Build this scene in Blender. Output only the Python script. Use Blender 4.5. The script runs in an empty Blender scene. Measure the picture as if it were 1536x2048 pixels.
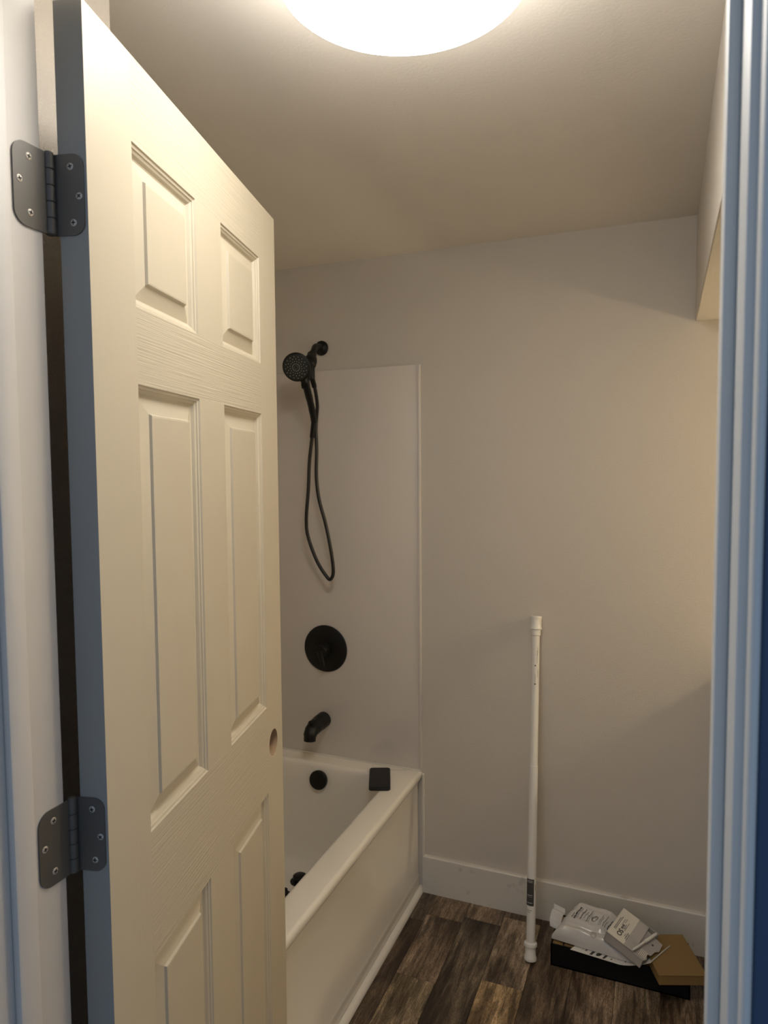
import bpy, bmesh, math, random
from mathutils import Vector, Matrix
random.seed(7)
S = bpy.context.scene
COL = S.collection

# ------------------------------------------------------------------ camera
EYE = Vector((0, 0, 1.5098))
yaw, pit, rol = 0.38314, 0.061466, -0.0073747
cy, sy = math.cos(yaw), math.sin(yaw)
fw = Vector((-sy*math.cos(pit), cy*math.cos(pit), -math.sin(pit)))
rt = Vector((cy, sy, 0)); up = rt.cross(fw)
r2 = rt*math.cos(rol)+up*math.sin(rol); u2 = -rt*math.sin(rol)+up*math.cos(rol)
cd = bpy.data.cameras.new('camera'); cam = bpy.data.objects.new('camera', cd); COL.objects.link(cam)
M = Matrix.Identity(4)
for i in range(3):
    M[i][0], M[i][1], M[i][2], M[i][3] = r2[i], u2[i], -fw[i], EYE[i]
cam.matrix_world = M
cd.sensor_fit = 'VERTICAL'; cd.sensor_height = 24; cd.lens = 1390/2048*24
cd.clip_start = 0.02
cd.dof.use_dof = True; cd.dof.focus_distance = 1.25; cd.dof.aperture_fstop = 6.0
S.camera = cam

# ------------------------------------------------------------------ light and exposure
w = bpy.data.worlds.new('daylight'); S.world = w; w.use_nodes = True
w.node_tree.nodes['Background'].inputs[0].default_value = (0.47, 0.66, 0.96, 1)   # blue daylight in the hallway
w.node_tree.nodes['Background'].inputs[1].default_value = 0.52
LAMP_L, SCONCE_L = 19.0, 370.0
LAMP_C, SCONCE_C = (1.0, 0.96, 0.89, 1), (1.0, 0.82, 0.52, 1)
S.view_settings.view_transform = 'Standard'; S.view_settings.look = 'None'
S.view_settings.gamma = 1; S.view_settings.use_curve_mapping = False
S.view_settings.exposure = 0.0

# ------------------------------------------------------------------ materials
def nodes(m): return m.node_tree.nodes, m.node_tree.links
def mat(name, col, rough=0.5, bump=0, bscale=200, var=0, vscale=3, metal=0, stretch=None, spec=0.5, coat=0):
    m = bpy.data.materials.new(name); m.use_nodes = True
    N, L = nodes(m); b = N['Principled BSDF']
    b.inputs['Base Color'].default_value = (*col, 1); b.inputs['Roughness'].default_value = rough
    b.inputs['Metallic'].default_value = metal; b.inputs['Specular IOR Level'].default_value = spec
    b.inputs['Coat Weight'].default_value = coat; b.inputs['Coat Roughness'].default_value = 0.08
    tc = N.new('ShaderNodeTexCoord'); mp = N.new('ShaderNodeMapping'); L.new(tc.outputs['Object'], mp.inputs[0])
    if stretch: mp.inputs['Scale'].default_value = stretch
    if bump:
        n = N.new('ShaderNodeTexNoise'); n.inputs['Scale'].default_value = bscale; n.inputs['Detail'].default_value = 3
        L.new(mp.outputs[0], n.inputs['Vector'])
        bp = N.new('ShaderNodeBump'); bp.inputs['Strength'].default_value = 1; bp.inputs['Distance'].default_value = bump
        L.new(n.outputs[0], bp.inputs['Height']); L.new(bp.outputs[0], b.inputs['Normal'])
    if var:
        n2 = N.new('ShaderNodeTexNoise'); n2.inputs['Scale'].default_value = vscale; n2.inputs['Detail'].default_value = 4
        L.new(mp.outputs[0], n2.inputs['Vector'])
        mx = N.new('ShaderNodeMix'); mx.data_type = 'RGBA'
        mx.inputs[6].default_value = (*[c*(1-var) for c in col], 1); mx.inputs[7].default_value = (*[min(1, c*(1+var)) for c in col], 1)
        L.new(n2.outputs[0], mx.inputs[0]); L.new(mx.outputs[2], b.inputs['Base Color'])
    return m
def emit(name, col, k):
    m = bpy.data.materials.new(name); m.use_nodes = True
    b = nodes(m)[0]['Principled BSDF']; b.inputs['Base Color'].default_value = (.9, .9, .9, 1)
    b.inputs['Emission Color'].default_value = col; b.inputs['Emission Strength'].default_value = k
    return m
WALL = mat('greige_paint', (0.62, 0.572, 0.51), 0.75, 0.0006, 260, 0.02, 2)
CEIL = mat('ceiling_paint', (0.82, 0.77, 0.70), 0.8, 0.0003, 160, 0.02, 2)
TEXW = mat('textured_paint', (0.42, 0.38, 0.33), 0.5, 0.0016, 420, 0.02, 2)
TRIM = mat('white_trim', (0.82, 0.78, 0.70), 0.42, 0.0002, 60)
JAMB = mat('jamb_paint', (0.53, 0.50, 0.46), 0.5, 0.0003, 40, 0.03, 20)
JAMBR = mat('jamb_paint_scuffed', (0.60, 0.58, 0.54), 0.5, 0.0003, 40)
def scuffs():
    N, L = nodes(JAMBR); bs = N['Principled BSDF']; tc = N.new('ShaderNodeTexCoord'); mp = N.new('ShaderNodeMapping'); mp.inputs['Scale'].default_value = (3, 1, .55)
    L.new(tc.outputs['Object'], mp.inputs[0]); n = N.new('ShaderNodeTexNoise'); n.inputs['Scale'].default_value = 24; n.inputs['Detail'].default_value = 6; L.new(mp.outputs[0], n.inputs['Vector'])
    r = N.new('ShaderNodeValToRGB'); r.color_ramp.elements[0].position = .27; r.color_ramp.elements[1].position = .33
    r.color_ramp.elements[0].color = (.26, .25, .24, 1); r.color_ramp.elements[1].color = (.60, .58, .54, 1); L.new(n.outputs[0], r.inputs[0]); L.new(r.outputs[0], bs.inputs['Base Color'])
scuffs()
DARKBLUE = mat('navy_casing', (0.035, 0.065, 0.12), 0.6, 0.0003, 80, 0.1, 6)  # dark blue colour for the outer casing strip
DOORV = mat('door_paint_stile', (0.52, 0.465, 0.36), 0.42, 0.00025, 22, stretch=(14, 14, 0.5))
DOORH = mat('door_paint_rail', (0.52, 0.465, 0.36), 0.42, 0.0011, 26, stretch=(0.22, 1, 18))
DOORE = mat('door_edge', (0.27, 0.26, 0.235), 0.6, 0.0002, 40)  # edges coloured darker than the faces to hold their shade in hall light
TUB = mat('tub_acrylic', (0.80, 0.76, 0.69), 0.16, 0, coat=0.3)
SURR = mat('surround_acrylic', (0.68, 0.63, 0.58), 0.35, 0)
CAULK = mat('caulk', (0.68, 0.65, 0.58), 0.5)
BLACK = mat('matte_black', (0.006, 0.006, 0.0055), 0.45, spec=0.3)
BLACKH = mat('black_hose', (0.014, 0.013, 0.012), 0.42, 0.0004, 10, stretch=(1, 1, 30))
NOZ = mat('nozzle_grey', (0.34, 0.38, 0.36), 0.5)
STEEL = mat('satin_nickel', (0.105, 0.097, 0.086), 0.42, 0.00008, 30, 0.06, 30, metal=0.35)
SCREWM = mat('screw_steel', (0.50, 0.46, 0.40), 0.5, metal=0.6)
SLOTSHADE = mat('recess_shade', (0.01, 0.01, 0.01), 0.8)  # black cross set on screw heads; recess shade put into colour
POLE = mat('pole_enamel', (0.76, 0.74, 0.70), 0.28, coat=0.2)
CAPM = mat('end_cap_plastic', (0.80, 0.78, 0.73), 0.4)
GLASSB = mat('black_glass', (0.006, 0.006, 0.009), 0.2, spec=0.25)
PHONEB = mat('phone_frame', (0.01, 0.01, 0.01), 0.35)
BCARD = mat('black_cardboard', (0.007, 0.007, 0.007), 0.6, spec=0.2)
KRAFT = mat('kraft_cardboard', (0.25, 0.155, 0.055), 0.8, 0.0002, 80, 0.06, 30)
PAPER = mat('white_paper', (0.72, 0.70, 0.66), 0.7)
GPAPER = mat('grey_card', (0.42, 0.39, 0.36), 0.7, var=0.05, vscale=60)
WLABEL = mat('cream_label', (0.78, 0.74, 0.64), 0.55)
BAG = mat('bag_plastic', (0.62, 0.60, 0.57), 0.25, 0.0015, 28, coat=0.3)
INK = mat('print_ink', (0.045, 0.042, 0.04), 0.6)
INKG = mat('print_grey', (0.16, 0.15, 0.14), 0.6)
INKL = mat('print_pale', (0.45, 0.44, 0.42), 0.6)
CLEAR = bpy.data.materials.new('clear_film'); CLEAR.use_nodes = True
_b = CLEAR.node_tree.nodes['Principled BSDF']; _b.inputs['Base Color'].default_value = (.9, .9, .9, 1); _b.inputs['Alpha'].default_value = 0.45; _b.inputs['Roughness'].default_value = 0.15
LIT = emit('lit_diffuser', LAMP_C, LAMP_L)
LITW = emit('warm_globe', SCONCE_C, SCONCE_L)
HALLFLOOR = mat('hall_carpet', (0.25, 0.23, 0.21), 0.9, 0.002, 300)

# floor planks: each plank carries its own tone in its object colour
WOOD = bpy.data.materials.new('vinyl_plank'); WOOD.use_nodes = True
def wood():
    N, L = nodes(WOOD); b = N['Principled BSDF']; b.inputs['Roughness'].default_value = 0.42
    oi = N.new('ShaderNodeObjectInfo'); tc = N.new('ShaderNodeTexCoord')
    ad = N.new('ShaderNodeVectorMath'); ad.operation = 'ADD'
    ml = N.new('ShaderNodeVectorMath'); ml.operation = 'SCALE'; ml.inputs['Scale'].default_value = 17
    cb = N.new('ShaderNodeCombineXYZ'); L.new(oi.outputs['Random'], cb.inputs[0]); L.new(oi.outputs['Random'], cb.inputs[1])
    L.new(cb.outputs[0], ml.inputs[0]); L.new(tc.outputs['Object'], ad.inputs[0]); L.new(ml.outputs[0], ad.inputs[1])
    def noise(scale, sc, det=4, dist=0):
        mp = N.new('ShaderNodeMapping'); mp.inputs['Scale'].default_value = sc; L.new(ad.outputs[0], mp.inputs[0])
        n = N.new('ShaderNodeTexNoise'); n.inputs['Scale'].default_value = scale; n.inputs['Detail'].default_value = det; n.inputs['Distortion'].default_value = dist
        L.new(mp.outputs[0], n.inputs['Vector']); return n.outputs[0]
    def ramp(src, p0, p1, a, c):
        r = N.new('ShaderNodeValToRGB'); r.color_ramp.elements[0].position = p0; r.color_ramp.elements[1].position = p1
        r.color_ramp.elements[0].color = (*a, 1); r.color_ramp.elements[1].color = (*c, 1); L.new(src, r.inputs[0]); return r.outputs[0]
    def mul(a, c, f=1):
        m = N.new('ShaderNodeMix'); m.data_type = 'RGBA'; m.blend_type = 'MULTIPLY'; m.inputs[0].default_value = f
        L.new(a, m.inputs[6]); L.new(c, m.inputs[7]); return m.outputs[2]
    blot = ramp(noise(5, (2.2, .55, 1), 5, .6), .40, .60, (.36, .32, .29), (1.32, 1.3, 1.26))
    strk = ramp(noise(9, (6, .6, 1), 6, .9), .40, .56, (.36, .33, .31), (1.08, 1.07, 1.05))
    fine = ramp(noise(60, (5, .35, 1), 5, .2), .42, .60, (.50, .48, .46), (1.1, 1.1, 1.1))
    knot = ramp(noise(130, (2.2, .55, 1), 7, 2.0), .42, .58, (.52, .50, .48), (1.35, 1.33, 1.3))
    c = mul(mul(mul(mul(oi.outputs['Color'], blot), strk, .8), fine, .75), knot, .8)
    L.new(c, b.inputs['Base Color'])
    bp = N.new('ShaderNodeBump'); bp.inputs['Distance'].default_value = 0.0006; L.new(fine, bp.inputs['Height']); L.new(bp.outputs[0], b.inputs['Normal'])
wood()

# ------------------------------------------------------------------ helpers
WM = {}
def meta(o, label=None, cat=None, group=None, kind=None):
    if label: o['label'] = label
    if cat: o['category'] = cat
    if group: o['group'] = group
    if kind: o['kind'] = kind
    return o
def thing(name, label, cat, loc=(0, 0, 0), rz=0, kind=None, group=None):
    o = bpy.data.objects.new(name, None); COL.objects.link(o); o.location = loc; o.rotation_euler = (0, 0, rz)
    o.empty_display_size = 0.05
    WM[o] = Matrix.Translation(Vector(loc)) @ Matrix.Rotation(rz, 4, 'Z')
    return meta(o, label, cat, group, kind)
def obj(name, bm, m, parent=None, local=False, smooth=None, label=None):
    """one mesh object; geometry in world coordinates unless local"""
    bmesh.ops.recalc_face_normals(bm, faces=bm.faces)
    me = bpy.data.meshes.new(name); bm.to_mesh(me); bm.free()
    for x in (m if isinstance(m, (list, tuple)) else [m]): me.materials.append(x)
    o = bpy.data.objects.new(name, me); COL.objects.link(o)
    if parent:
        o.parent = parent
        P = WM.get(parent, Matrix.Identity(4))
        if not local: o.matrix_parent_inverse = P.inverted()
        WM[o] = P if local else Matrix.Identity(4)
    if smooth is not None:
        for p in me.polygons: p.use_smooth = True
        me.set_sharp_from_angle(angle=math.radians(smooth))
    if label: o['label'] = label
    return o
def B(): return bmesh.new()
def box(bm, a, b, bev=0, mi=0, M4=None, seg=2):
    r = bmesh.ops.create_cube(bm, size=1)
    vs = r['verts']
    for v in vs:
        v.co = Vector([a[i]+(v.co[i]+.5)*(b[i]-a[i]) for i in range(3)])
    fs = list({f for v in vs for f in v.link_faces})
    for f in fs: f.material_index = mi
    if bev:
        es = list({e for f in fs for e in f.edges})
        g = bmesh.ops.bevel(bm, geom=es, offset=bev, segments=seg, affect='EDGES', profile=.5)
        vs = list({v for v in g['verts']} | {v for v in vs if v.is_valid})
        for f in g['faces']: f.material_index = mi
        allv = set(vs)
        for v in list(allv):
            for f in v.link_faces:
                for q in f.verts: allv.add(q)
        vs = list(allv)
    if M4 is not None: bmesh.ops.transform(bm, matrix=M4, verts=vs)
    return vs
def frame(d):
    d = Vector(d).normalized(); a = Vector((0, 0, 1)) if abs(d.z) < .9 else Vector((1, 0, 0))
    x = a.cross(d).normalized(); return x, d.cross(x), d
def axisM(o, d, upv=None):
    if upv is None: x, y, z = frame(d)
    else:
        z = Vector(d).normalized(); x = Vector(upv).cross(z).normalized(); y = z.cross(x)
    R = Matrix.Identity(4)
    for i in range(3): R[i][0], R[i][1], R[i][2], R[i][3] = x[i], y[i], z[i], o[i]
    return R
def lathe(bm, prof, o, d, n=32, mi=0):
    """prof: (radius, distance along d)"""
    R = axisM(o, d); rings = []
    for r, t in prof:
        if r < 1e-6: rings.append([bm.verts.new(R @ Vector((0, 0, t)))])
        else: rings.append([bm.verts.new(R @ Vector((r*math.cos(2*math.pi*k/n), r*math.sin(2*math.pi*k/n), t))) for k in range(n)])
    for A, C in zip(rings, rings[1:]):
        for k in range(n):
            j = (k+1) % n
            if len(A) == 1 and len(C) == 1: continue
            if len(A) == 1: f = bm.faces.new((A[0], C[k], C[j]))
            elif len(C) == 1: f = bm.faces.new((A[k], C[0], A[j]))
            else: f = bm.faces.new((A[k], C[k], C[j], A[j]))
            f.material_index = mi
    for R_ in (rings[0], rings[-1]):
        if len(R_) > 1: bm.faces.new(R_).material_index = mi
def tube(bm, pts, rad, n=12, mi=0):
    pts = [Vector(p) for p in pts]; k = len(pts)
    rad = rad if isinstance(rad, (list, tuple)) else [rad]*k
    T = [(pts[min(i+1, k-1)]-pts[max(i-1, 0)]).normalized() for i in range(k)]
    x, y, _ = frame(T[0]); rings = []
    for i in range(k):
        x = (x - T[i]*x.dot(T[i])).normalized(); y = T[i].cross(x)
        rings.append([bm.verts.new(pts[i]+rad[i]*(x*math.cos(2*math.pi*a/n)+y*math.sin(2*math.pi*a/n))) for a in range(n)])
    for A, C in zip(rings, rings[1:]):
        for a in range(n):
            j = (a+1) % n; bm.faces.new((A[a], C[a], C[j], A[j])).material_index = mi
    bm.faces.new(rings[0]); bm.faces.new(rings[-1])
def smoothpath(P, sub=6):
    P = [Vector(p) for p in P]; out = []
    for i in range(len(P)-1):
        p0, p1, p2, p3 = P[max(i-1, 0)], P[i], P[i+1], P[min(i+2, len(P)-1)]
        for s in range(sub):
            t = s/sub
            out.append(.5*((2*p1)+(p2-p0)*t+(2*p0-5*p1+4*p2-p3)*t*t+(3*p1-p0-3*p2+p3)*t**3))
    return out+[P[-1]]
def prism(bm, poly, t, Mx, mi=0):
    """flat outline (x,y) extruded t along z, placed by matrix"""
    lo = [bm.verts.new(Mx @ Vector((x, y, 0))) for x, y in poly]; hi = [bm.verts.new(Mx @ Vector((x, y, t))) for x, y in poly]
    bm.faces.new(lo).material_index = mi; bm.faces.new(hi).material_index = mi
    for i in range(len(poly)):
        j = (i+1) % len(poly); bm.faces.new((lo[i], lo[j], hi[j], hi[i])).material_index = mi
def text(s, size, m, Mx, parent, name='lettering', depth=0.00015):
    c = bpy.data.curves.new('t', 'FONT'); c.body = s; c.size = size; c.align_x = 'CENTER'; c.align_y = 'CENTER'; c.extrude = depth; c.offset = size*.03
    t = bpy.data.objects.new('t', c); COL.objects.link(t)
    dg = bpy.context.evaluated_depsgraph_get(); me = bpy.data.meshes.new_from_object(t.evaluated_get(dg))
    bpy.data.objects.remove(t); bpy.data.curves.remove(c)
    me.transform(Mx); me.materials.clear(); me.materials.append(m)
    o = bpy.data.objects.new(name, me); COL.objects.link(o); o.parent = parent
    o.matrix_parent_inverse = WM.get(parent, Matrix.Identity(4)).inverted(); return o
def struct(name, bm, m, label, cat=None, **k):
    return meta(obj(name, bm, m, **k), label, cat, kind='structure')

# ------------------------------------------------------------------ room shell
D, C, XT, XL, XR = 2.285, 2.248, -0.781, -1.541, 1.20
ZR, ZS, ZB = 0.440, 1.867, 0.134
YN = 0.856               # tub's near end
YF, YH = 0.577, 0.455    # room and hall faces of the doorway wall
b = B(); box(b, (-1.75, D, 0), (1.4, D+.12, C)); struct('wall_back', b, WALL, 'long greige painted wall at the far end behind the shower', 'wall')
b = B(); box(b, (-1.75, YN, 0), (XL, D, C)); struct('wall_left', b, WALL, 'greige wall along the long side of the bathtub', 'wall')
b = B(); box(b, (XR, YF, 0), (1.4, D, C)); struct('wall_right', b, WALL, 'greige wall at the vanity end, right of the doorway', 'wall')
b = B(); box(b, (-1.75, YF, 0), (XT, YN, C), 0.003); struct('wall_return', b, TEXW, 'textured end wall of the tub alcove, just behind the open door', 'wall')
b = B(); box(b, (-1.75, YH, 0), (-.648, YF, C)); box(b, (.062, YH, 0), (1.4, YF, C)); box(b, (-.648, YH, 2.042), (.062, YF, C))
struct('wall_front', b, [WALL], 'wall around the doorway, between hall and bathroom', 'wall')
b = B(); box(b, (-1.75, YH, C), (1.4, D+.12, C+.1)); struct('ceiling', b, CEIL, 'plain greige ceiling around the round light', 'ceiling')
b = B(); box(b, (.078, YF, 1.941), (XR, D, C), 0.003); struct('trim_1', b, WALL, 'boxed greige soffit dropping from the ceiling at upper right', 'soffit')
b = B(); box(b, (-1.75, YF, -.05), (1.4, D+.12, -.004)); fl = struct('floor', b, mat('subfloor', (.05, .04, .03), .9), 'wood-look floor of dark and tan planks', 'floor')
b = B(); box(b, (-1.75, -1.8, -.05), (1.4, YF, 0)); struct('floor_hall', b, HALLFLOOR, 'hall floor before the doorway', 'floor')

# planks
PW = 0.123
tones = {'dk': (.235, .175, .122), 'md': (.33, .26, .19), 'tan': (.43, .35, .235), 'gold': (.50, .37, .215), 'blk': (.165, .13, .095), 'rd': (.31, .235, .17)}
plan = {-1: [(.35, 'dk'), (1.35, 'rd')], 0: [(.30, 'md'), (1.20, 'dk'), (2.12, 'blk')], 1: [(.64, 'dk'), (1.865, 'tan')][:1]+[(1.0, 'tan'), (1.865, 'rd'), (2.16, 'dk')],
        2: [(.5, 'rd'), (1.40, 'blk'), (2.19, 'rd')], 3: [(.72, 'rd'), (1.05, 'gold'), (1.93, 'md'), (2.24, 'dk')], 4: [(.4, 'rd'), (1.62, 'dk')],
        5: [(.9, 'dk'), (1.78, 'rd')], 6: [(.3, 'md'), (1.42, 'md')], 7: [(.6, 'rd'), (1.85, 'dk')]}
x0 = -.355-4*PW
for k in range(-1, 17):
    a = x0+k*PW; c = min(a+PW, XR)
    if a < XT-.03: a = max(a, -.80)
    if c-a < .01: continue
    segs = plan.get(k) or [(random.uniform(.1, .5), random.choice(['md', 'dk'])), (random.uniform(1.1, 1.8), random.choice(['rd', 'dk', 'tan']))]
    st = [(YF, segs[0][1])]+[(max(y, YF), t) for y, t in segs if y > YF]
    for i, (y0, t) in enumerate(st):
        y1 = st[i+1][0] if i+1 < len(st) else D
        if y1-y0 < .01: continue
        b = B(); box(b, (a+.0004, y0+.0004, -.004), (c-.0004, y1-.0004, 0), .0006, seg=1)
        o = obj('plank', b, WOOD, fl); o.color = (*tones[t], 1)

# baseboards, shoe, caulk
def baseboard(name, p, q, th, h, label):
    p, q = Vector(p), Vector(q); d = (q-p).normalized(); n = Vector((d.y, -d.x, 0))   # n points into the room
    prof = [(0, 0), (th, 0), (th, h-.004), (th-.003, h), (0, h)]
    b = B(); A = [b.verts.new(p+n*u+Vector((0, 0, z))) for u, z in prof]; E_ = [b.verts.new(q+n*u+Vector((0, 0, z))) for u, z in prof]
    b.faces.new(A); b.faces.new(E_)
    for i in range(5): j = (i+1) % 5; b.faces.new((A[i], A[j], E_[j], E_[i]))
    return struct(name, b, BASEB, label, 'baseboard')
BASEB = mat('baseboard_paint', (0.70, 0.665, 0.60), 0.4, 0.0002, 50)
def smudge():
    N, L = nodes(BASEB); bs = N['Principled BSDF']; tc = N.new('ShaderNodeTexCoord')
    n = N.new('ShaderNodeTexNoise'); n.inputs['Scale'].default_value = 16; n.inputs['Detail'].default_value = 7; L.new(tc.outputs['Object'], n.inputs['Vector'])
    r = N.new('ShaderNodeValToRGB'); r.color_ramp.elements[0].position = .27; r.color_ramp.elements[1].position = .36
    r.color_ramp.elements[0].color = (.50, .465, .42, 1); r.color_ramp.elements[1].color = (.70, .665, .60, 1)
    L.new(n.outputs[0], r.inputs[0]); L.new(r.outputs[0], bs.inputs['Base Color'])
smudge()
baseboard('baseboard_back', (XT+.006, D, 0), (.19, D, 0), .014, ZB, 'tall flat white baseboard along the back wall, from tub to vanity')
b = B(); box(b, (XT+.001, D-.010, .03), (XT+.009, D, ZR-.01), .002); struct('trim_2', b, CAULK, 'thin white caulk bead where tub front meets back wall', 'caulk')
b = B()
r_ = .017; prof = [(0, 0)]+[(r_*math.cos(t*math.pi/16), r_*math.sin(t*math.pi/16)) for t in range(9)]
A = [b.verts.new((-.7915+u, 1.42, z)) for u, z in prof]; E_ = [b.verts.new((-.7915+u, D-.001, z)) for u, z in prof]
b.faces.new(A); b.faces.new(E_)
for i in range(len(A)): j = (i+1) % len(A); b.faces.new((A[i], A[j], E_[j], E_[i]))
struct('trim_3', b, TRIM, 'white quarter-round moulding along the foot of the tub', 'moulding', smooth=40)

# ------------------------------------------------------------------ doorway trim
JL, JR = -.6276, .0408
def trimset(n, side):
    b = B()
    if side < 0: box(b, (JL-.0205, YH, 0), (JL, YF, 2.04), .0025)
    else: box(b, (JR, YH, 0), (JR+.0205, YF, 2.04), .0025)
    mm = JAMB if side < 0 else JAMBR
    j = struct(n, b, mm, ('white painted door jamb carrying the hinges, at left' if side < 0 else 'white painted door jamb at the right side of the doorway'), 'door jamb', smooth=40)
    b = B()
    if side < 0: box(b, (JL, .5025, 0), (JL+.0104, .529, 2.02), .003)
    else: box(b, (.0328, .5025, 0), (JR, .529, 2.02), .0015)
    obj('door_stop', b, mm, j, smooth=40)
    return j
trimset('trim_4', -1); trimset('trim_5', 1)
b = B(); box(b, (JL, YH, 2.022), (JR, YF, 2.042), .002); j = struct('trim_6', b, JAMB, 'head jamb across the top of the doorway', 'door jamb')
b = B(); box(b, (JL+.0104, .5025, 2.010), (.0335, .529, 2.022), .002); obj('door_stop', b, JAMB, j)
def casing(n, x0, x1, label):
    b = B(); box(b, (x0, .434, 0), (x1, YH, 2.11), .0035, seg=3)
    o = struct(n, b, JAMBR, label, 'door casing', smooth=40)
    return o
casing('trim_7', .0464, .0520, 'narrow pale inner bead of the hall casing, right of the doorway')
b = B(); box(b, (.0520, .437, 0), (.125, YH, 2.11), .002); struct('trim_8', b, DARKBLUE, 'dark navy strip of hall casing at the right picture edge', 'door casing')
casing('trim_9', JL-.09, JL-.006, 'hall casing left of the doorway')

# ------------------------------------------------------------------ door
s = .948; da = .2325
HX, HY = -.6202*s, .6342*s; DT = .0335; DW = .711*s
Z = lambda z: EYE.z+(z-EYE.z)*s
door = thing('door_1', 'open cream six-panel bathroom door, no knob, hinged at left', 'door', (HX, HY, 0), math.pi/2+da, kind='structure')
us = [0, .105*s, .302*s, .406*s, .607*s, DW]
zt = 2.045; zs = [.012, Z(.23), Z(.833), Z(1.0155), Z(1.624), Z(1.725), Z(1.935), Z(zt)]
hu, hz, hr = .647*s, Z(.927), .0262
b = B()
def quad(bm, pts, mi=0):
    f = bm.faces.new([bm.verts.new(p) for p in pts]); f.material_index = mi; return f
for y in (0, DT):
    for iu in range(5):
        for iz in range(7):
            if iu in (1, 3) and iz in (1, 3, 5): continue
            rail = iz in (0, 2, 4, 6) and iu in (1, 2, 3)
            if iu == 4 and iz == 2: continue
            quad(b, [(us[iu], y, zs[iz]), (us[iu+1], y, zs[iz]), (us[iu+1], y, zs[iz+1]), (us[iu], y, zs[iz+1])], 1 if rail else 0)
    # the cell of the lock stile with the round bore
    u0, u1, z0, z1 = us[4], us[5], zs[2], zs[3]; n = 40; ring = []; sq = []
    for k in range(n):
        t = 2*math.pi*(k+.5)/n; c_, s_ = math.cos(t), math.sin(t)
        ring.append((hu+hr*c_, y, hz+hr*s_))
        du = ((u1-hu) if c_ > 0 else (hu-u0))/max(abs(c_), 1e-9); dz = ((z1-hz) if s_ > 0 else (hz-z0))/max(abs(s_), 1e-9); m_ = min(du, dz)
        sq.append((hu+m_*c_, y, hz+m_*s_))
    corners = {(u1, z1): None, (u0, z1): None, (u0, z0): None, (u1, z0): None}
    for k in range(n):
        j = (k+1) % n
        pts = [ring[k], sq[k], sq[j], ring[j]]
        for (cu, cz) in corners:
            on = lambda p, q: (abs(p[0]-cu) < 1e-6 and abs(q[2]-cz) < 1e-6) or (abs(q[0]-cu) < 1e-6 and abs(p[2]-cz) < 1e-6)
            if on(sq[k], sq[j]) and not (abs(sq[k][0]-cu) < 1e-6 and abs(sq[j][0]-cu) < 1e-6) and not (abs(sq[k][2]-cz) < 1e-6 and abs(sq[j][2]-cz) < 1e-6):
                pts = [ring[k], sq[k], (cu, y, cz), sq[j], ring[j]]
        quad(b, pts, 0)
for k in range(40):
    t, t2 = 2*math.pi*(k+.5)/40, 2*math.pi*(k+1.5)/40
    quad(b, [(hu+hr*math.cos(t), 0, hz+hr*math.sin(t)), (hu+hr*math.cos(t2), 0, hz+hr*math.sin(t2)), (hu+hr*math.cos(t2), DT, hz+hr*math.sin(t2)), (hu+hr*math.cos(t), DT, hz+hr*math.sin(t))], 3)
ztop, zbot = zs[-1], zs[0]
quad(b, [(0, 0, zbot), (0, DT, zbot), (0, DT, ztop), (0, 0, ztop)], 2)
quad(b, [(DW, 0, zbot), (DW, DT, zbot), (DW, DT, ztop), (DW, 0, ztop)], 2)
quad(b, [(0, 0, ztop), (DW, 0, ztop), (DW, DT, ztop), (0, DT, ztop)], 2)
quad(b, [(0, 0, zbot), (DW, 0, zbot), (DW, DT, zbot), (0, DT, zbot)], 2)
bmesh.ops.remove_doubles(b, verts=b.verts, dist=1e-5)
BORE = mat('bored_wood', (0.42, 0.28, 0.16), 0.8, 0.0004, 60)
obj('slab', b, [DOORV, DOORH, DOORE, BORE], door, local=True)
PROF = [(0, 0), (.0015, .0022), (.0045, .0030), (.0052, .0045), (.0085, .0062), (.0115, .0100), (.0135, .0108), (.0345, .0048), (.0362, .0014), (.0385, .0010)]
for iu in (1, 3):
    for iz in (1, 3, 5):
        b = B()
        for side in (0, 1):
            rings = []
            for ins, dep in PROF:
                ins *= 1.0; y = dep if side == 0 else DT-dep
                u0, u1, z0, z1 = us[iu]+ins, us[iu+1]-ins, zs[iz]+ins, zs[iz+1]-ins
                rings.append([b.verts.new(p) for p in ((u0, y, z0), (u1, y, z0), (u1, y, z1), (u0, y, z1))])
            for A, E_ in zip(rings, rings[1:]):
                for k in range(4): b.faces.new((A[k], A[(k+1) % 4], E_[(k+1) % 4], E_[k]))
            b.faces.new(rings[-1])
        obj('panel', b, DOORV, door, local=True)

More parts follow.
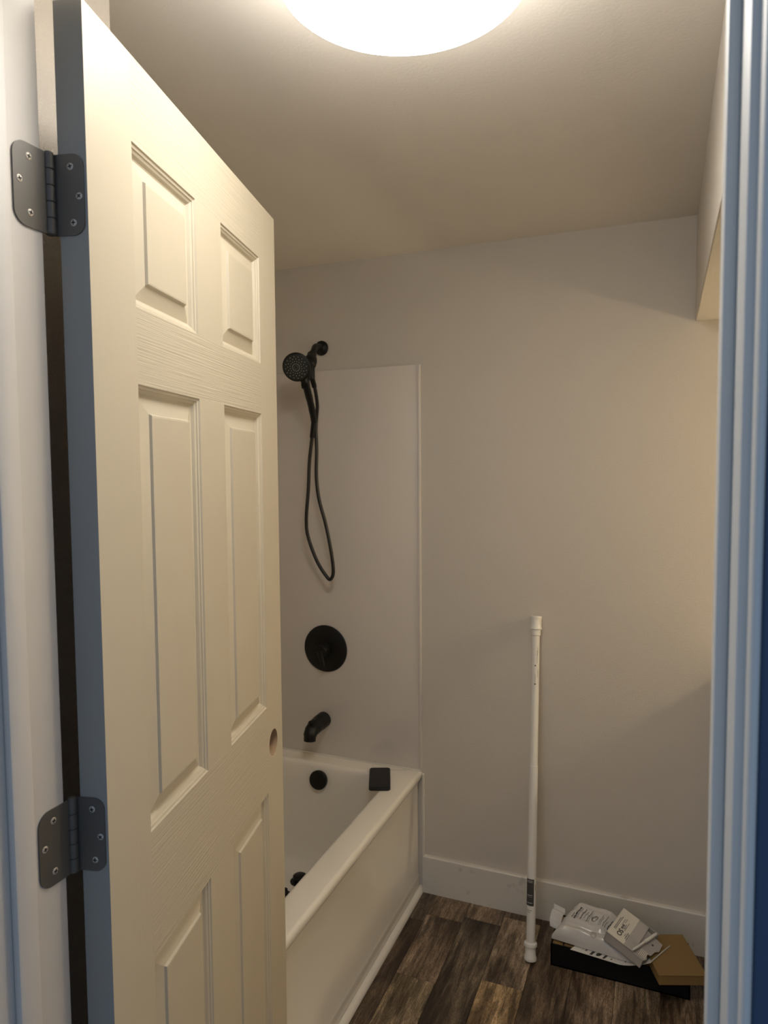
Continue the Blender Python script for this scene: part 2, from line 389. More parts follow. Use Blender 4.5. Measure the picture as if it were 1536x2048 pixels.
# hinges: leaves, barrel, screws
NV = Vector((math.cos(da), math.sin(da), 0)); UV = Vector((-math.sin(da), math.cos(da), 0))
PIN = Vector((-.6265, .5862, 0))
def rrect(w_, h_, r, n=7):
    """leaf outline: x from 0 (barrel side) to w, rounded on the far side"""
    P = [(0, -h_/2)]
    P += [(w_-r+r*math.sin(t*math.pi/2/n), -h_/2+r-r*math.cos(t*math.pi/2/n)) for t in range(n+1)]
    P += [(w_-r+r*math.cos(t*math.pi/2/n), h_/2-r+r*math.sin(t*math.pi/2/n)) for t in range(n+1)]
    P.append((0, h_/2)); return P
def screw(o, nrm, par, rot):
    b = B(); lathe(b, [(.0001, .0006), (.0026, .0006), (.0034, .0004), (.0038, .0001), (.0038, -.001)], o, nrm, 20)
    x, y, z = frame(nrm)
    for a in (rot, rot+math.pi/2):
        d = x*math.cos(a)+y*math.sin(a); e = z.cross(d); c0 = Vector(o)+z*.0007
        q = [c0+d*.0024+e*.00062, c0-d*.0024+e*.00062, c0-d*.0024-e*.00062, c0+d*.0024-e*.00062]
        hi = [b.verts.new(p+z*.0001) for p in q]; lo = [b.verts.new(p-z*.0008) for p in q]
        b.faces.new(hi).material_index = 1; b.faces.new(lo).material_index = 1
        for i in range(4): b.faces.new((hi[i], hi[(i+1) % 4], lo[(i+1) % 4], lo[i])).material_index = 1
    obj('screw', b, [SCREWM, SLOTSHADE], par, smooth=30)
for hzc, hh in ((Z(1.828), .0870), (Z(1.068), .0870), (.30, .0870)):
    b = B()
    # jamb leaf: plane facing +X, runs toward the hall (-Y)
    Mx = Matrix.Identity(4)
    for i, v in enumerate((Vector((0, -1, 0)), Vector((0, 0, 1)), Vector((-1, 0, 0)))):
        for r in range(3): Mx[r][i] = v[r]
    for r in range(3): Mx[r][3] = (JL+.0016, PIN.y-.003, hzc)[r]
    prism(b, rrect(.0435, hh, .0155), .0016, Mx)
    # door leaf: lies on the hinge edge of the door
    EC = Vector((HX, HY, hzc))-NV*DT
    Mx2 = Matrix.Identity(4)
    for i, v in enumerate((NV, Vector((0, 0, 1)), NV.cross(Vector((0, 0, 1))))):
        for r in range(3): Mx2[r][i] = v[r]
    o_ = EC-NV*.0045-UV*.0016
    for r in range(3): Mx2[r][3] = o_[r]
    zz = Vector([Mx2[r][2] for r in range(3)])
    if zz.dot(UV) < 0:
        for r in range(3): Mx2[r][3] = (EC-NV*.0045)[r]
    prism(b, rrect(.0345, hh, .0130), .0016, Mx2)
    # connecting web to the barrel
    h_ = obj('hinge', b, STEEL, door)
    h_['label'] = 'satin nickel butt hinge with rounded corners'
    b = B(); kn = [-.5, -.3, -.1, .1, .3, .5]
    for i in range(5):
        lathe(b, [(.0050, kn[i]*hh+.0004), (.0057, kn[i]*hh+.0009), (.0057, kn[i+1]*hh-.0009), (.0050, kn[i+1]*hh-.0004)], (PIN.x, PIN.y, hzc), (0, 0, 1), 20)
    lathe(b, [(.0046, -hh/2), (.0046, hh/2+.001), (.0030, hh/2+.002), (0, hh/2+.0023)], (PIN.x, PIN.y, hzc), (0, 0, 1), 20)
    obj('barrel', b, STEEL, h_, smooth=40)
    for (q, dz) in ((.0235, .030), (.036, .003), (.0235, -.028)):
        screw((JL+.0017, PIN.y-.003-q, hzc+dz), (1, 0, 0), h_, .4+q*40)
    for (q, dz) in ((.0175, .030), (.0270, -.002), (.0195, -.030)):
        screw(EC-NV*.0045+NV*(q+.002)-UV*.0017+Vector((0, 0, dz)), -UV, h_, .9+dz*30)

# ------------------------------------------------------------------ ceiling light
LC = (-.324, .885)
lamp = thing('ceiling_light', 'large round white flush ceiling light, switched on, above the door', 'light', (*LC, C))
b = B(); lathe(b, [(.08, 0), (.166, 0), (.168, .002), (.168, .046), (.10, .0465)], (*LC, C), (0, 0, -1), 64); obj('base', b, CAPM, lamp, smooth=40)
b = B(); lathe(b, [(.150, .047), (.1695, .048), (.170, .055), (.170, .075), (.1695, .098), (.165, .106), (.15, .109), (.09, .1115), (0, .1125)], (*LC, C), (0, 0, -1), 96)
obj('diffuser', b, LIT, lamp, smooth=60)

# ------------------------------------------------------------------ bathtub
tub = thing('bathtub', 'glossy white alcove bathtub with a flat apron front', 'bathtub', ((XT+XL)/2, (YN+D)/2, 0))
def rring(x0_, x1_, y0_, y1_, r, z, n=9):
    P = []
    for cx_, cy_, a0 in ((x1_-r, y1_-r, 0), (x0_+r, y1_-r, 90), (x0_+r, y0_+r, 180), (x1_-r, y0_+r, 270)):
        for k in range(n+1):
            t = math.radians(a0+90*k/n); P.append(Vector((cx_+r*math.cos(t), cy_+r*math.sin(t), z)))
    return P
def loft(bm, rings, cap=True):
    R = [[bm.verts.new(p) for p in r] for r in rings]
    for A, E_ in zip(R, R[1:]):
        n = len(A)
        for k in range(n): bm.faces.new((A[k], A[(k+1) % n], E_[(k+1) % n], E_[k]))
    if cap: bm.faces.new(R[-1])
    bm.faces.new(R[0])
X0, X1, Y0, Y1 = XL+.001, XT, YN+.001, D-.001
b = B(); rr = []
for x1_, z in ((-.7925, 0), (-.7925, .052), (-.7935, .056), (-.7965, .062), (-.7965, .395), (-.7945, .403), (-.785, .410), (-.7815, .418), (-.7812, .430), (-.784, .4365), (-.789, .4395), (-.793, ZR)):
    rr.append(rring(X0, x1_, Y0, Y1, .003, z))
ix0, ix1, iy0, iy1 = XL+.055, -.871, YN+.09, 2.203
for d, z in ((-.014, ZR), (-.008, .4392), (-.003, .4362), (0, .430), (.003, .420)):
    rr.append(rring(ix0+d, ix1-d, iy0+d, iy1-d, .115-d, z))
for dx_, dn, df, r, z in ((.008, .03, .006, .115, .38), (.030, .10, .018, .12, .24), (.045, .16, .030, .12, .15), (.060, .19, .045, .12, .105), (.085, .22, .07, .11, .080), (.12, .26, .11, .09, .070), (.20, .36, .2, .06, .068)):
    rr.append(rring(ix0+dx_, ix1-dx_, iy0+dn, iy1-df, r, z))
loft(b, rr); obj('shell', b, TUB, tub, smooth=50)
b = B(); lathe(b, [(.010, -.02), (.031, -.012), (.034, 0), (.0345, .006), (.033, .010), (.028, .0125), (0, .013)], (-1.146, 2.190, .386), (0, -1, .12), 40)
obj('overflow_plate', b, BLACK, tub, smooth=40, label='round matte black overflow plate')
b = B(); lathe(b, [(.032, -.004), (.034, .002), (.030, .005), (.020, .005), (.020, .012), (.024, .013), (.024, .020), (.018, .024), (0, .025)], (-1.163, 2.07, .069), (0, 0, 1), 32)
obj('drain', b, BLACK, tub, smooth=40, label='matte black drain with raised stopper')
b = B(); lathe(b, [(.010, 0), (.019, .001), (.021, .006), (.017, .010), (.009, .012), (.009, .030), (0, .031)], (-1.165, 1.972, .0705), (.1, -.2, 1), 24)
meta(obj('drain_strainer', b, BLACK, smooth=40), 'small dark loose part lying on tub floor beside the drain', 'plumbing part')

# surround
su = thing('shower_surround', 'smooth pale surround panels lining the wall above the tub', 'shower surround', (XL, D, ZR))
b = B(); box(b, (XL+.006, D-.007, ZR+.0005), (XT-.0005, D-.0003, ZS), .0015); box(b, (XT-.011, D-.0088, ZR+.0005), (XT-.0003, D-.0004, ZS+.0005), .0018)
obj('panel', b, SURR, su, smooth=40)
b = B(); box(b, (XL+.0003, YN+.006, ZR+.0005), (XL+.0065, D-.0005, ZS), .0015); obj('panel', b, SURR, su)
b = B(); box(b, (XL+.006, YN+.0003, ZR+.0005), (XT-.0005, YN+.0065, ZS), .0015); obj('panel', b, SURR, su)
b = B(); tube(b, [(XL+.01, D-.009, ZR+.002), (XT-.004, D-.009, ZR+.001)], .003, 12); obj('caulk_bead', b, CAULK, su, smooth=50)

# ------------------------------------------------------------------ shower fittings
FX = -1.159
arm = thing('shower_head_mount', 'matte black shower arm with round flange above the surround', 'shower arm', (FX, D, 1.949))
b = B(); lathe(b, [(.0235, 0), (.0265, .002), (.0265, .006), (.024, .010), (.014, .013), (.011, .016)], (FX, D, 1.949), (0, -1, 0), 36); obj('flange', b, BLACK, arm, smooth=40)
b = B(); tube(b, smoothpath([(FX, D-.004, 1.949), (FX+.004, 2.25, 1.949), (-1.149, 2.215, 1.942), (-1.139, 2.185, 1.925), (-1.131, 2.155, 1.905)]), .0115, 16); obj('pipe', b, BLACK, arm, smooth=50)
b = B(); lathe(b, [(.013, 0), (.016, .004), (.016, .020), (.020, .026), (.022, .040), (.021, .058), (.015, .066), (0, .068)], (-1.133, 2.158, 1.908), (.18, -.58, -.62), 24)
tube(b, [(-1.118, 2.122, 1.872), (-1.1165, 2.118, 1.845), (-1.1155, 2.121, 1.818)], [.013, .0125, .0105], 16)
obj('bracket', b, BLACK, arm, smooth=45)
b = B(); box(b, (-.013, -.012, -.011), (.013, .014, .011), .004, M4=axisM((-1.1125, 2.070, 1.793), (-.15, .6, -.75))); tube(b, [(-1.120, 2.115, 1.868), (-1.114, 2.085, 1.822), (-1.112, 2.076, 1.80)], [.014, .011, .010], 12)
obj('cradle', b, BLACK, arm, smooth=45)
hs = thing('hand_shower', 'matte black round hand shower with a long looping hose', 'hand shower', (-1.125, 2.03, 1.845))
hn = Vector((.20, -.93, -.32)).normalized(); hc = Vector((-1.125, 2.03, 1.845))
b = B(); lathe(b, [(.0440, 0), (.0475, -.003), (.0478, -.008), (.045, -.015), (.032, -.024), (.018, -.030), (0, -.032)], hc, hn, 40); obj('head', b, BLACK, hs, smooth=45)
b = B(); lathe(b, [(.0425, -.003), (.0425, .0005), (.040, .0012), (0, .0014)], hc, hn, 40); obj('spray_face', b, mat('spray_face', (.022, .024, .022), .5), hs, smooth=40)
b = B(); x, y, z = frame(hn)
for k in range(16):
    for q in range(4):
        a = 2*math.pi*k/16+q*.16; r = .012+q*.0078
        p = hc+z*.0012+(x*math.cos(a)+y*math.sin(a))*r
        lathe(b, [(.0015, 0), (.0013, .0010), (0, .0012)], p, z, 6)
for k in range(8):
    a = 2*math.pi*k/8; p = hc+z*.0012+(x*math.cos(a)+y*math.sin(a))*.006; lathe(b, [(.0009, 0), (.0008, .001), (0, .0012)], p, z, 6)
o = obj('nozzles', b, NOZ, hs, label='grey rubber spray nozzles in swirling rows'); o['kind'] = 'stuff'
b = B(); tube(b, smoothpath([(-1.119, 2.052, 1.832), (-1.112, 2.068, 1.797), (-1.1165, 2.100, 1.757), (-1.124, 2.135, 1.715), (-1.1325, 2.165, 1.676)]), [.016]*3+[.0135]*5+[.0125]*6+[.0115]*6+[.0105]*5, 16); obj('handle', b, BLACK, hs, smooth=50)
hose = [(-1.1325, 2.165, 1.676), (-1.142, 2.171, 1.636), (-1.163, 2.185, 1.539), (-1.172, 2.19, 1.438), (-1.184, 2.195, 1.338), (-1.181, 2.2, 1.271), (-1.15, 2.205, 1.185), (-1.114, 2.21, 1.129), (-1.098, 2.21, 1.120), (-1.087, 2.21, 1.146), (-1.091, 2.205, 1.213), (-1.109, 2.2, 1.313), (-1.133, 2.195, 1.408), (-1.139, 2.19, 1.489), (-1.136, 2.189, 1.578), (-1.138, 2.189, 1.647), (-1.136, 2.190, 1.687), (-1.124, 2.175, 1.734), (-1.116, 2.145, 1.785), (-1.1155, 2.122, 1.822)]
b = B(); tube(b, smoothpath(hose, 8), .0063, 12); obj('hose', b, BLACKH, hs, smooth=60, label='flexible black hose')
for p, q in (((-1.1315, 2.162, 1.68), (-1.145, 2.173, 1.622)), ((-1.1155, 2.1215, 1.822), (-1.116, 2.140, 1.793))):
    b = B(); tube(b, [p, q], .0088, 10); obj('hose_nut', b, BLACK, hs, smooth=30)
VX, VZ = -1.154, .848
va = thing('shower_valve', 'large round matte black valve plate with lever, mid surround', 'shower valve', (VX, D-.007, VZ))
b = B(); lathe(b, [(.086, 0), (.0875, .003), (.0865, .007), (.080, .0105), (.05, .013), (0, .014)], (VX, D-.007, VZ), (0, -1, 0), 56); obj('plate', b, BLACK, va, smooth=35)
b = B(); lathe(b, [(.026, .008), (.026, .045), (.023, .052), (0, .054)], (VX, D-.007, VZ), (0, -1, 0), 32); obj('hub', b, BLACK, va, smooth=35)
b = B(); tube(b, [(VX, 2.232, VZ+.004), (VX+.004, 2.230, VZ-.020), (VX+.012, 2.228, VZ-.044), (VX+.015, 2.227, VZ-.052)], [.015, .011, .0085, .006], 16); obj('lever', b, BLACK, va, smooth=50)
sp = thing('tub_spout', 'matte black tub spout angled down over the tub end', 'tub spout', (-1.166, D-.007, .578))
b = B(); lathe(b, [(.026, 0), (.029, .002), (.029, .010), (.027, .012)], (-1.166, D-.007, .578), (0, -1, 0), 32); obj('flange', b, BLACK, sp, smooth=35)
b = B(); tube(b, smoothpath([(-1.166, D-.010, .578), (-1.166, 2.235, .577), (-1.166, 2.195, .574), (-1.166, 2.176, .568), (-1.166, 2.166, .556), (-1.166, 2.163, .538)], 5), [.0290]*6+[.0275]*5+[.0255]*5+[.0240]*5+[.0220]*5, 24); obj('body', b, BLACK, sp, smooth=50)
b = B(); lathe(b, [(.004, -.004), (.004, .010), (.007, .012), (.007, .018), (0, .020)], (-1.166, 2.176, .589), (0, -.5, 1), 16); obj('diverter_knob', b, BLACK, sp, smooth=35)

# ------------------------------------------------------------------ phone on the rim
ph = thing('mobile_phone', 'black phone lying face up on the tub rim corner', 'phone', (-.889, 2.165, ZR))
ang = math.atan2(.16, -.064)
Mp = Matrix.Translation((-.892, 2.156, ZR+.0006)) @ Matrix.Rotation(ang, 4, 'Z')
b = B(); P = []
for p in rring(-.080, .080, -.0365, .0365, .009, 0, 5): P.append((p.x, p.y))
prism(b, P, .0095, Mp); bmesh.ops.bevel(b, geom=[e for e in b.edges], offset=.0012, segments=2, affect='EDGES'); obj('body', b, PHONEB, ph, smooth=50)
b = B(); P = [(p.x, p.y) for p in rring(-.0765, .0765, -.0335, .0335, .007, 0, 5)]; prism(b, P, .0012, Mp @ Matrix.Translation((0, 0, .0092))); obj('screen', b, GLASSB, ph)

# ------------------------------------------------------------------ tension rod
pb, pt_ = Vector((-.357, 2.060, .0035)), Vector((-.3805, 2.2655, 1.028)); pd = (pt_-pb).normalized(); PLn = (pt_-pb).length
rod = thing('shower_curtain_rod', 'white tension curtain rod leaning upright against the back wall', 'curtain rod', tuple(pb))
b = B(); lathe(b, [(.0138, .02), (.0138, PLn*.55), (.0128, PLn*.551), (.0128, PLn-.02)], pb, pd, 28); obj('tube', b, POLE, rod, smooth=40)
def cap(sgn):
    o_ = pb if sgn > 0 else pt_
    b = B(); lathe(b, [(.012, 0), (.0178, .0008), (.0192, .005), (.0186, .011), (.0164, .015), (.0158, .037), (.0166, .040), (.0198, .042), (.0202, .046), (.0196, .050), (.0150, .053), (.0130, .054)] if sgn > 0 else
                   [(.010, .0005), (.0180, .001), (.0188, .005), (.0176, .008), (.0174, .034), (.0190, .038), (.0190, .042), (.0158, .045), (.0152, .062), (.0125, .064)], o_, pd*sgn, 28)
    obj('end_cap', b, CAPM, rod, smooth=35)
cap(1); cap(-1)
def curved(a0, a1, t0, t1, r, m, name, n=8, lab=None):
    """patch on the rod: angles measured from the direction facing the doorway"""
    f = (EYE-pb); f.z = 0; f = (f-pd*f.dot(pd)).normalized(); g = pd.cross(f)
    b = B(); R = []
    for t in (t0, t1):
        R.append([b.verts.new(pb+pd*t+r*(f*math.cos(a0+(a1-a0)*k/n)+g*math.sin(a0+(a1-a0)*k/n))) for k in range(n+1)])
    for k in range(n): b.faces.new((R[0][k], R[0][k+1], R[1][k+1], R[1][k]))
    return obj(name, b, m, rod, smooth=40, label=lab)
lb = curved(-1.5, .55, .160, .238, .0142, INK, 'label', lab='black printed sticker near the foot')
for t, m in ((.232, INKL), (.228, INKL), (.190, INKL), (.185, INKG), (.168, INKL)): curved(-1.1, .2, t, t+.0016, .01435, m, 'print_line')
curved(-1.0, .1, .146, .1475, .0142, INKG, 'print_line'); curved(-1.0, -.2, .141, .1423, .0142, INKG, 'print_line')
curved(.85, 1.0, .205, .222, .0142, INKG, 'print_line')
for tt in (PLn-.158, PLn-.216):
    f = (EYE-pb); f.z = 0; f = (f-pd*f.dot(pd)).normalized()
    b = B(); lathe(b, [(.0024, 0), (.0022, .0004), (0, .0005)], pb+pd*tt+f*.0127, f, 12); obj('dot', b, INK, rod)
for a, t0, t1 in ((.55, PLn-.125, PLn-.10), (.65, PLn-.195, PLn-.170), (-.05, PLn-.212, PLn-.185), (.4, PLn-.15, PLn-.11)): curved(a, a+.08, t0, t1, .0131, INKG, 'print_line', 2)

# ------------------------------------------------------------------ pile of packaging
bb = thing('long_black_box', 'long shallow black cardboard box on the floor under the packaging', 'box', (-.105, 2.16, 0))
BX0, BX1, BY0, BY1, BH = -.297, .092, 2.066, 2.218, .068
b = B(); t_ = .004
box(b, (BX0, BY0, 0), (BX1, BY1, .004)); box(b, (BX0, BY0, 0), (BX1, BY0+t_, BH)); box(b, (BX0, BY1-t_, 0), (BX1, BY1, BH)); box(b, (BX0, BY0, 0), (BX0+t_, BY1, BH)); box(b, (BX1-t_, BY0, 0), (BX1, BY1, BH))
obj('tray', b, BCARD, bb)
b = B(); box(b, (BX0+t_+.001, BY0+t_+.001, BH-.012), (-.262, BY1-t_-.001, BH-.002), .001); obj('kraft_flap', b, KRAFT, bb, label='brown kraft inner flap')
b = B(); box(b, (-.259, BY0+t_+.001, BH-.013), (BX1-t_-.001, BY1-t_-.001, BH-.003), .001); obj('kraft_flap', b, KRAFT, bb, label='brown kraft inner flap')
# flat kraft box at the right
kb = thing('flat_kraft_box', 'flat brown cardboard box lying across right end of the black box', 'box', (.05, 2.11, BH))
KA, KB_, KC = Vector((.009, 2.0, 0)), Vector((.133, 2.047, 0)), Vector((.088, 2.21, 0)); ex = (KB_-KA).normalized(); ey = Vector((-ex.y, ex.x, 0))
Mk = Matrix.Identity(4)
for r in range(3): Mk[r][0], Mk[r][1], Mk[r][3] = ex[r], ey[r], KA[r]
Mk[2][3] = BH+.0005
b = B(); box(b, (.001, .001, 0), (.132, .169, .026), .001, M4=Mk); obj('base', b, KRAFT, kb)
b = B(); box(b, (-.0005, -.0005, .0265), (.1335, .1705, .0305), .001, M4=Mk); obj('lid', b, KRAFT, kb)
# instruction sheet
sh = thing('instruction_sheet', 'white printed instruction sheet draped over the black box edge', 'paper', (-.1, 2.1, BH))
SA, SB, SC = Vector((-.238, 2.058, 0)), Vector((-.014, 2.036, 0)), Vector((.040, 2.138, 0)); SD = SA+SC-SB
def sheetz(u, v): return BH+.0015+.033*max(0, (u-.62)/.38)**1.5+.002*math.sin(5*u)*v
def sheetp(u, v, dz=0): p = SA+(SB-SA)*u+(SD-SA)*v; return Vector((p.x, p.y, sheetz(u, v)+dz))
def grid(bm, fn, u0, u1, v0, v1, nu, nv, dz=0, t=None):
    G = [[bm.verts.new(fn(u0+(u1-u0)*i/nu, v0+(v1-v0)*j/nv, dz)) for j in range(nv+1)] for i in range(nu+1)]
    for i in range(nu):
        for j in range(nv): bm.faces.new((G[i][j], G[i+1][j], G[i+1][j+1], G[i][j+1]))
    if t:
        G2 = [[bm.verts.new(v.co-Vector((0, 0, t))) for v in row] for row in G]
        for i in range(nu):
            for j in range(nv): bm.faces.new((G2[i][j], G2[i+1][j], G2[i+1][j+1], G2[i][j+1]))
        for i in range(nu):
            for j in (0, nv): bm.faces.new((G[i][j], G[i+1][j], G2[i+1][j], G2[i][j]))
        for j in range(nv):
            for i in (0, nu): bm.faces.new((G[i][j], G[i][j+1], G2[i][j+1], G2[i][j]))
b = B(); grid(b, sheetp, 0, 1, 0, 1, 16, 8, .0006, .0009); obj('sheet', b, PAPER, sh, smooth=40)
def patch(fn, par, m, name, u0, u1, v0, v1, dz, nu=3, nv=3):
    b = B(); grid(b, fn, u0, u1, v0, v1, nu, nv, dz); return obj(name, b, m, par)
def disc(fn, par, m, name, uc, vc, ru, rv, dz, n=14):
    b = B(); b.faces.new([b.verts.new(fn(uc+ru*math.cos(2*math.pi*k/n), vc+rv*math.sin(2*math.pi*k/n), dz)) for k in range(n)]); return obj(name, b, m, par)
for a in ((.15, .175, .12, .30, INKG), (.235, .27, .03, .36, INK), (.40, .43, .03, .34, INK), (.26, .265, .05, .3, INKL), (.11, .125, .15, .28, INKL)): patch(sheetp, sh, a[4], 'pictogram', *a[:4], .0009)
disc(sheetp, sh, INK, 'pictogram', .33, .14, .030, .085, .0009); disc(sheetp, sh, INK, 'pictogram', .50, .10, .010, .03, .0009); disc(sheetp, sh, INK, 'pictogram', .66, .16, .010, .03, .0009)
# plastic wrapped liner
bg = thing('curtain_liner_pack', 'white plastic-wrapped pack with printed label on the black box', 'packaging', (-.17, 2.12, BH))
GA, GU, GV = Vector((-.297, 2.084, 0)), Vector((.240, -.026, 0)), Vector((.052, .108, 0))
def bagp(u, v, dz=0):
    # v 0 front .. 1 back: front roll then a label slope rising to the back
    e = max(0., min(1, min(u, 1-u)/.10))**.5
    front = .040*max(0, 1-((v-.17)/.18)**2)**.5 if v < .35 else 0
    slope = .037+.036*(max(0, v-.30)/.6)**.9 if v > .30 else 0
    slope *= 1-.42*min(1, max(0, (u-.50)/.22)); front *= 1-.35*min(1, max(0, (u-.6)/.3))
    if v > .86: slope *= max(0, 1-((v-.86)/.15)**2)**.5
    h = max(front, slope)
    h = h*(.35+.65*e)+.0016*math.sin(23*u+5*v)+.0012*math.sin(41*v+9*u)
    p = GA+GU*(u+.012*math.sin(9*v))+GV*v
    return Vector((p.x, p.y, BH+.0075+max(.004, h)+dz))
b = B(); nu, nv = 40, 36
G = [[b.verts.new(bagp(i/nu, j/nv)) for j in range(nv+1)] for i in range(nu+1)]
G2 = [[b.verts.new(Vector((G[i][j].co.x, G[i][j].co.y, BH+.0045))) for j in range(nv+1)] for i in range(nu+1)]
for i in range(nu):
    for j in range(nv): b.faces.new((G[i][j], G[i+1][j], G[i+1][j+1], G[i][j+1])); b.faces.new((G2[i][j], G2[i+1][j], G2[i+1][j+1], G2[i][j+1]))
for i in range(nu):
    for j in (0, nv): b.faces.new((G[i][j], G[i+1][j], G2[i+1][j], G2[i][j]))
for j in range(nv):
    for i in (0, nu): b.faces.new((G[i][j], G[i][j+1], G2[i][j+1], G2[i][j]))
obj('wrapped_liner', b, BAG, bg, smooth=60)
patch(bagp, bg, mat('label_film', (.60, .575, .54), .5), 'label', .07, .95, .37, .84, .0010, 24, 14)
def dashes(fn, par, m, u, v0, v1, wd, dz, seed, name='print_line'):
    rr_ = random.Random(seed); b = B(); u = .13+(u-.255)*.95 if u < .5 else .46+(u-.62)*.95; v = v0
    while v < v1-.01:
        L_ = min(rr_.uniform(.02, .07), v1-v); grid(b, fn, u, u+wd, v, v+L_, 1, 3, dz); v += L_+.008
    return obj(name, b, m, par)
for k, (u, v0, v1, wd, m) in enumerate([(.255, .46, .60, .012, INKG), (.285, .44, .76, .022, INK), (.320, .46, .74, .008, INKG), (.365, .45, .75, .012, INK), (.405, .52, .70, .009, INKG), (.445, .45, .75, .010, INK), (.468, .46, .72, .007, INKG),
                                     (.62, .46, .70, .008, INKG), (.64, .46, .66, .007, INKG), (.675, .46, .72, .008, INKG), (.70, .46, .64, .007, INKG), (.735, .46, .72, .010, INK), (.76, .46, .70, .007, INKG), (.785, .46, .72, .008, INKG), (.82, .46, .74, .010, INK)]):
    dashes(bagp, bg, m, u, v0, v1, wd, .0016, k)
disc(bagp, bg, INKG, 'emblem', .392, .58, .038, .075, .0018)
for a in ((.377, .61), (.407, .60), (.392, .54)): disc(bagp, bg, WLABEL, 'emblem_mark', a[0], a[1], .010, .020, .0022, 8)
b = B(); bc = bagp(.47, .13); gx, gy, gz = frame((-.05, -.62, .78))
tube(b, [bc+gz*.0012+.0075*(gx*math.cos(2*math.pi*k/28)+gy*math.sin(2*math.pi*k/28)) for k in range(29)], .0016, 8); obj('grommet', b, SCREWM, bg, smooth=50, label='round metal grommet')
# clear film tab at its left end
b = B(); tab = lambda u, v, dz=0: Vector((-.304+.034*u-.004*math.sin(6*v), 2.098+.070*v, BH+.012+.040*math.sin(1.6*v+.3)+.010*(1-u)+.004*math.sin(14*v)+dz))
grid(b, tab, 0, 1, 0, 1, 8, 12, 0, .0006); obj('film_tab', b, CLEAR, bg, smooth=60, label='clear crinkled plastic end')
# small white box on top, tilted
wb = thing('small_white_box', 'small white carton with printed cream label on top of the pile', 'box', (-.06, 2.06, BH))
WA, WB_, WC = Vector((-.1358, 2.060, .150)), Vector((-.078, 2.163, .158)), Vector((-.044, 2.030, .116))
ex = (WC-WA); lx = ex.length; ex.normalize(); ey = (WB_-WA); ey = (ey-ex*ey.dot(ex)); ly = ey.length; ey.normalize(); ez = ex.cross(ey)
if ez.z < 0: ez = -ez
lx = .114; ly = .120
Mw = Matrix.Identity(4)
for r in range(3): Mw[r][0], Mw[r][1], Mw[r][2], Mw[r][3] = ex[r], ey[r], ez[r], WA[r]
WT = .033; WCARD = mat('white_card', (.50, .475, .44), .6)
b = B()
box(b, (0, 0, -WT), (lx, ly, -WT+.002), M4=Mw); box(b, (0, 0, -.002), (lx-.030, ly, 0), M4=Mw); box(b, (0, 0, -WT), (lx, .002, 0), M4=Mw); box(b, (0, ly-.002, -WT), (lx, ly, 0), M4=Mw); box(b, (0, 0, -WT), (.002, ly, 0), M4=Mw)
obj('carton', b, WCARD, wb)
b = B(); box(b, (.001, .001, 0), (.053, ly-.001, .0006), M4=Mw); lab = obj('label', b, WLABEL, wb, label='cream label with black print')
up_ = lambda x_, y_, rz_=math.pi/2: Mw @ Matrix.Translation((x_, y_, .0008)) @ Matrix.Rotation(rz_, 4, 'Z')
text('OS', .019, INK, up_(.030, .030), wb, depth=.0001)
def strip(x_, y0_, y1_, wd, m, seed):
    rr_ = random.Random(seed); b = B(); y = y0_
    while y < y1_-.001:
        L_ = min(rr_.uniform(.003, .009), y1_-y); box(b, (x_, y, .0006), (x_+wd, y+L_, .0009), M4=Mw); y += L_+.0012
    obj('print_line', b, m, wb)
for k, a in enumerate([(.009, .030, .080, .0022, INKG), (.013, .030, .088, .0022, INKG), (.024, .046, .066, .0060, INKG), (.0315, .048, .070, .002, INKG), (.0215, .060, .085, .0016, INKG), (.026, .072, .090, .0016, INKG), (.033, .052, .062, .003, INKL), (.036, .045, .080, .0016, INKG), (.047, .022, .046, .0028, INKG), (.0515, .018, .044, .0020, INKG), (.043, .028, .040, .0016, INKG), (.0395, .028, .0285, .003, INK)]): strip(*a, k)
for k in range(5): strip(.059+.005*k, .006, .050-.003*k, .0012, INKL, 50+k)
# grey folded card sticking out of the open end
gc = thing('folded_card', 'grey printed card insert poking out beside the white pen', 'paper', (0, 2.03, BH))
Mg = Mw @ Matrix.Translation((lx-.030, .004, -.0055)) @ Matrix.Rotation(.04, 4, 'Y')
b = B(); prism(b, [(0, 0), (.030, 0), (.036, .012), (.030, .028), (.040, .034), (.044, .056), (.052, .066), (.050, .096), (0, .104)], .0012, Mg); obj('card', b, GPAPER, gc)
b = B(); lathe(b, [(.0032, 0), (.0032, .0003), (0, .0004)], Mg @ Vector((.030, .070, .0012)), ez, 12); obj('hole_shade', b, INK, gc)  # card is uncut; the hole's shade is put into a flat black disc
for k in range(5):
    b = B(); box(b, (.012+.0042*k, .008, .0012), (.0135+.0042*k, .034, .0015), M4=Mg); obj('print_line', b, WLABEL, gc)
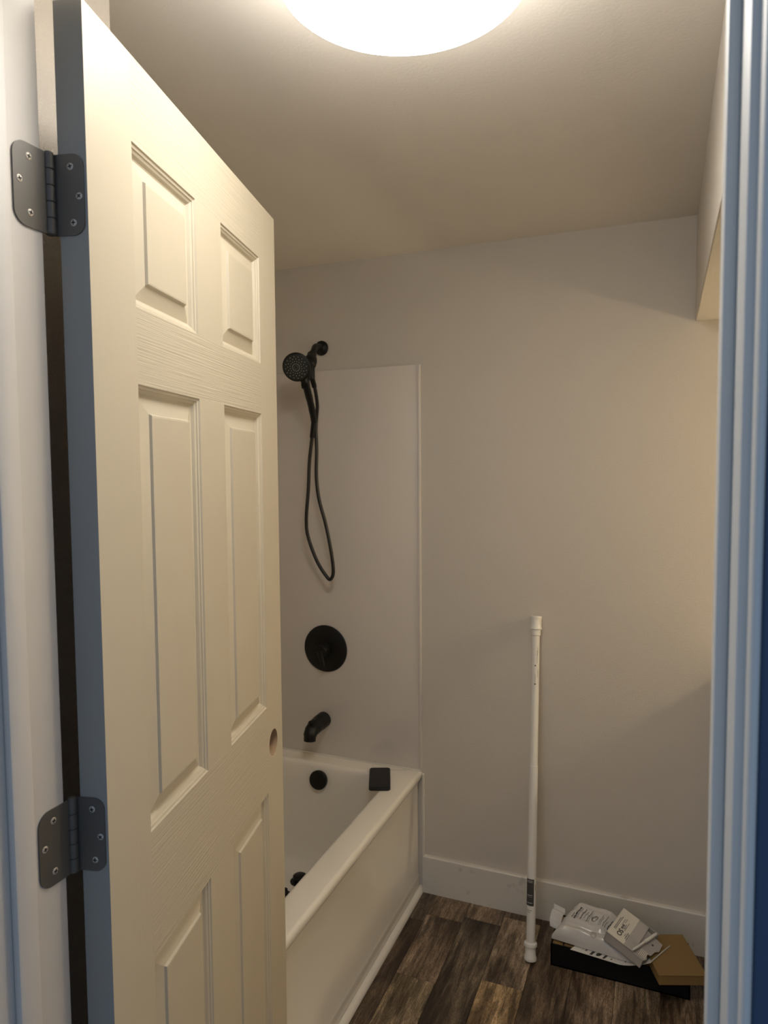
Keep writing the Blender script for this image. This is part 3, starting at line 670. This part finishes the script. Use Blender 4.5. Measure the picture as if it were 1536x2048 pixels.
# pen-like white tube
pn = thing('white_pen', 'slim white capped tube lying diagonally on the small carton', 'pen', (0, 2.05, .15))
p0 = Mw @ Vector((.080, .000, .0052)); p1 = Mw @ Vector((.108, .110, .0052)); dv = (p1-p0).normalized(); Lp = (p1-p0).length
b = B(); lathe(b, [(0, 0), (.0022, .001), (.0032, .012), (.0034, .014), (.0034, Lp*.52), (.0030, Lp*.525)], p0, dv, 16); obj('barrel', b, CAPM, pn, smooth=35)
b = B(); lathe(b, [(.0030, Lp*.51), (.0044, Lp*.52), (.0046, Lp*.54), (.0044, Lp-.006), (.003, Lp-.001), (0, Lp)], p0, dv, 16); obj('pen_cap', b, CAPM, pn, smooth=35)

# ------------------------------------------------------------------ vanity and sconce, right of the doorway view
vn = thing('vanity_cabinet', 'white vanity cabinet against the back wall, right of the packaging', 'cabinet', (.7, 2.05, 0))
b = B(); box(b, (.205, 1.82, .08), (XR-.001, D-.001, .875), .001); box(b, (.225, 1.88, 0), (XR-.001, D-.001, .08)); obj('body', b, TRIM, vn)
for a in (.225, .7):
    b = B(); box(b, (a, 1.802, .11), (a+.465, 1.82, .85), .002); dr = obj('door', b, TRIM, vn)
    b = B(); hx = a+(.43 if a < .5 else .035); tube(b, [(hx, 1.80, .60), (hx, 1.775, .60), (hx, 1.775, .74), (hx, 1.80, .74)], .005, 10); obj('handle', b, BLACK, dr, smooth=40)
b = B(); box(b, (.188, 1.79, .8755), (XR-.001, D-.001, .905), .004); obj('countertop', b, TUB, vn, smooth=40)
SC_ = Vector((1.06, 2.06, 1.58))
sc = thing('wall_sconce', 'warm globe sconce on the right wall above the vanity', 'light', (XR, 2.06, 1.58))
b = B(); lathe(b, [(.05, 0), (.052, .004), (.05, .012), (0, .013)], (XR, 2.06, 1.58), (-1, 0, 0), 28); tube(b, [(XR-.01, 2.06, 1.58), (SC_.x+.03, 2.06, 1.58)], .01, 12); obj('bracket', b, BLACK, sc, smooth=40)
b = B(); bmesh.ops.create_uvsphere(b, u_segments=32, v_segments=18, radius=.036, matrix=Matrix.Translation(SC_)); obj('globe', b, LITW, sc, smooth=80)
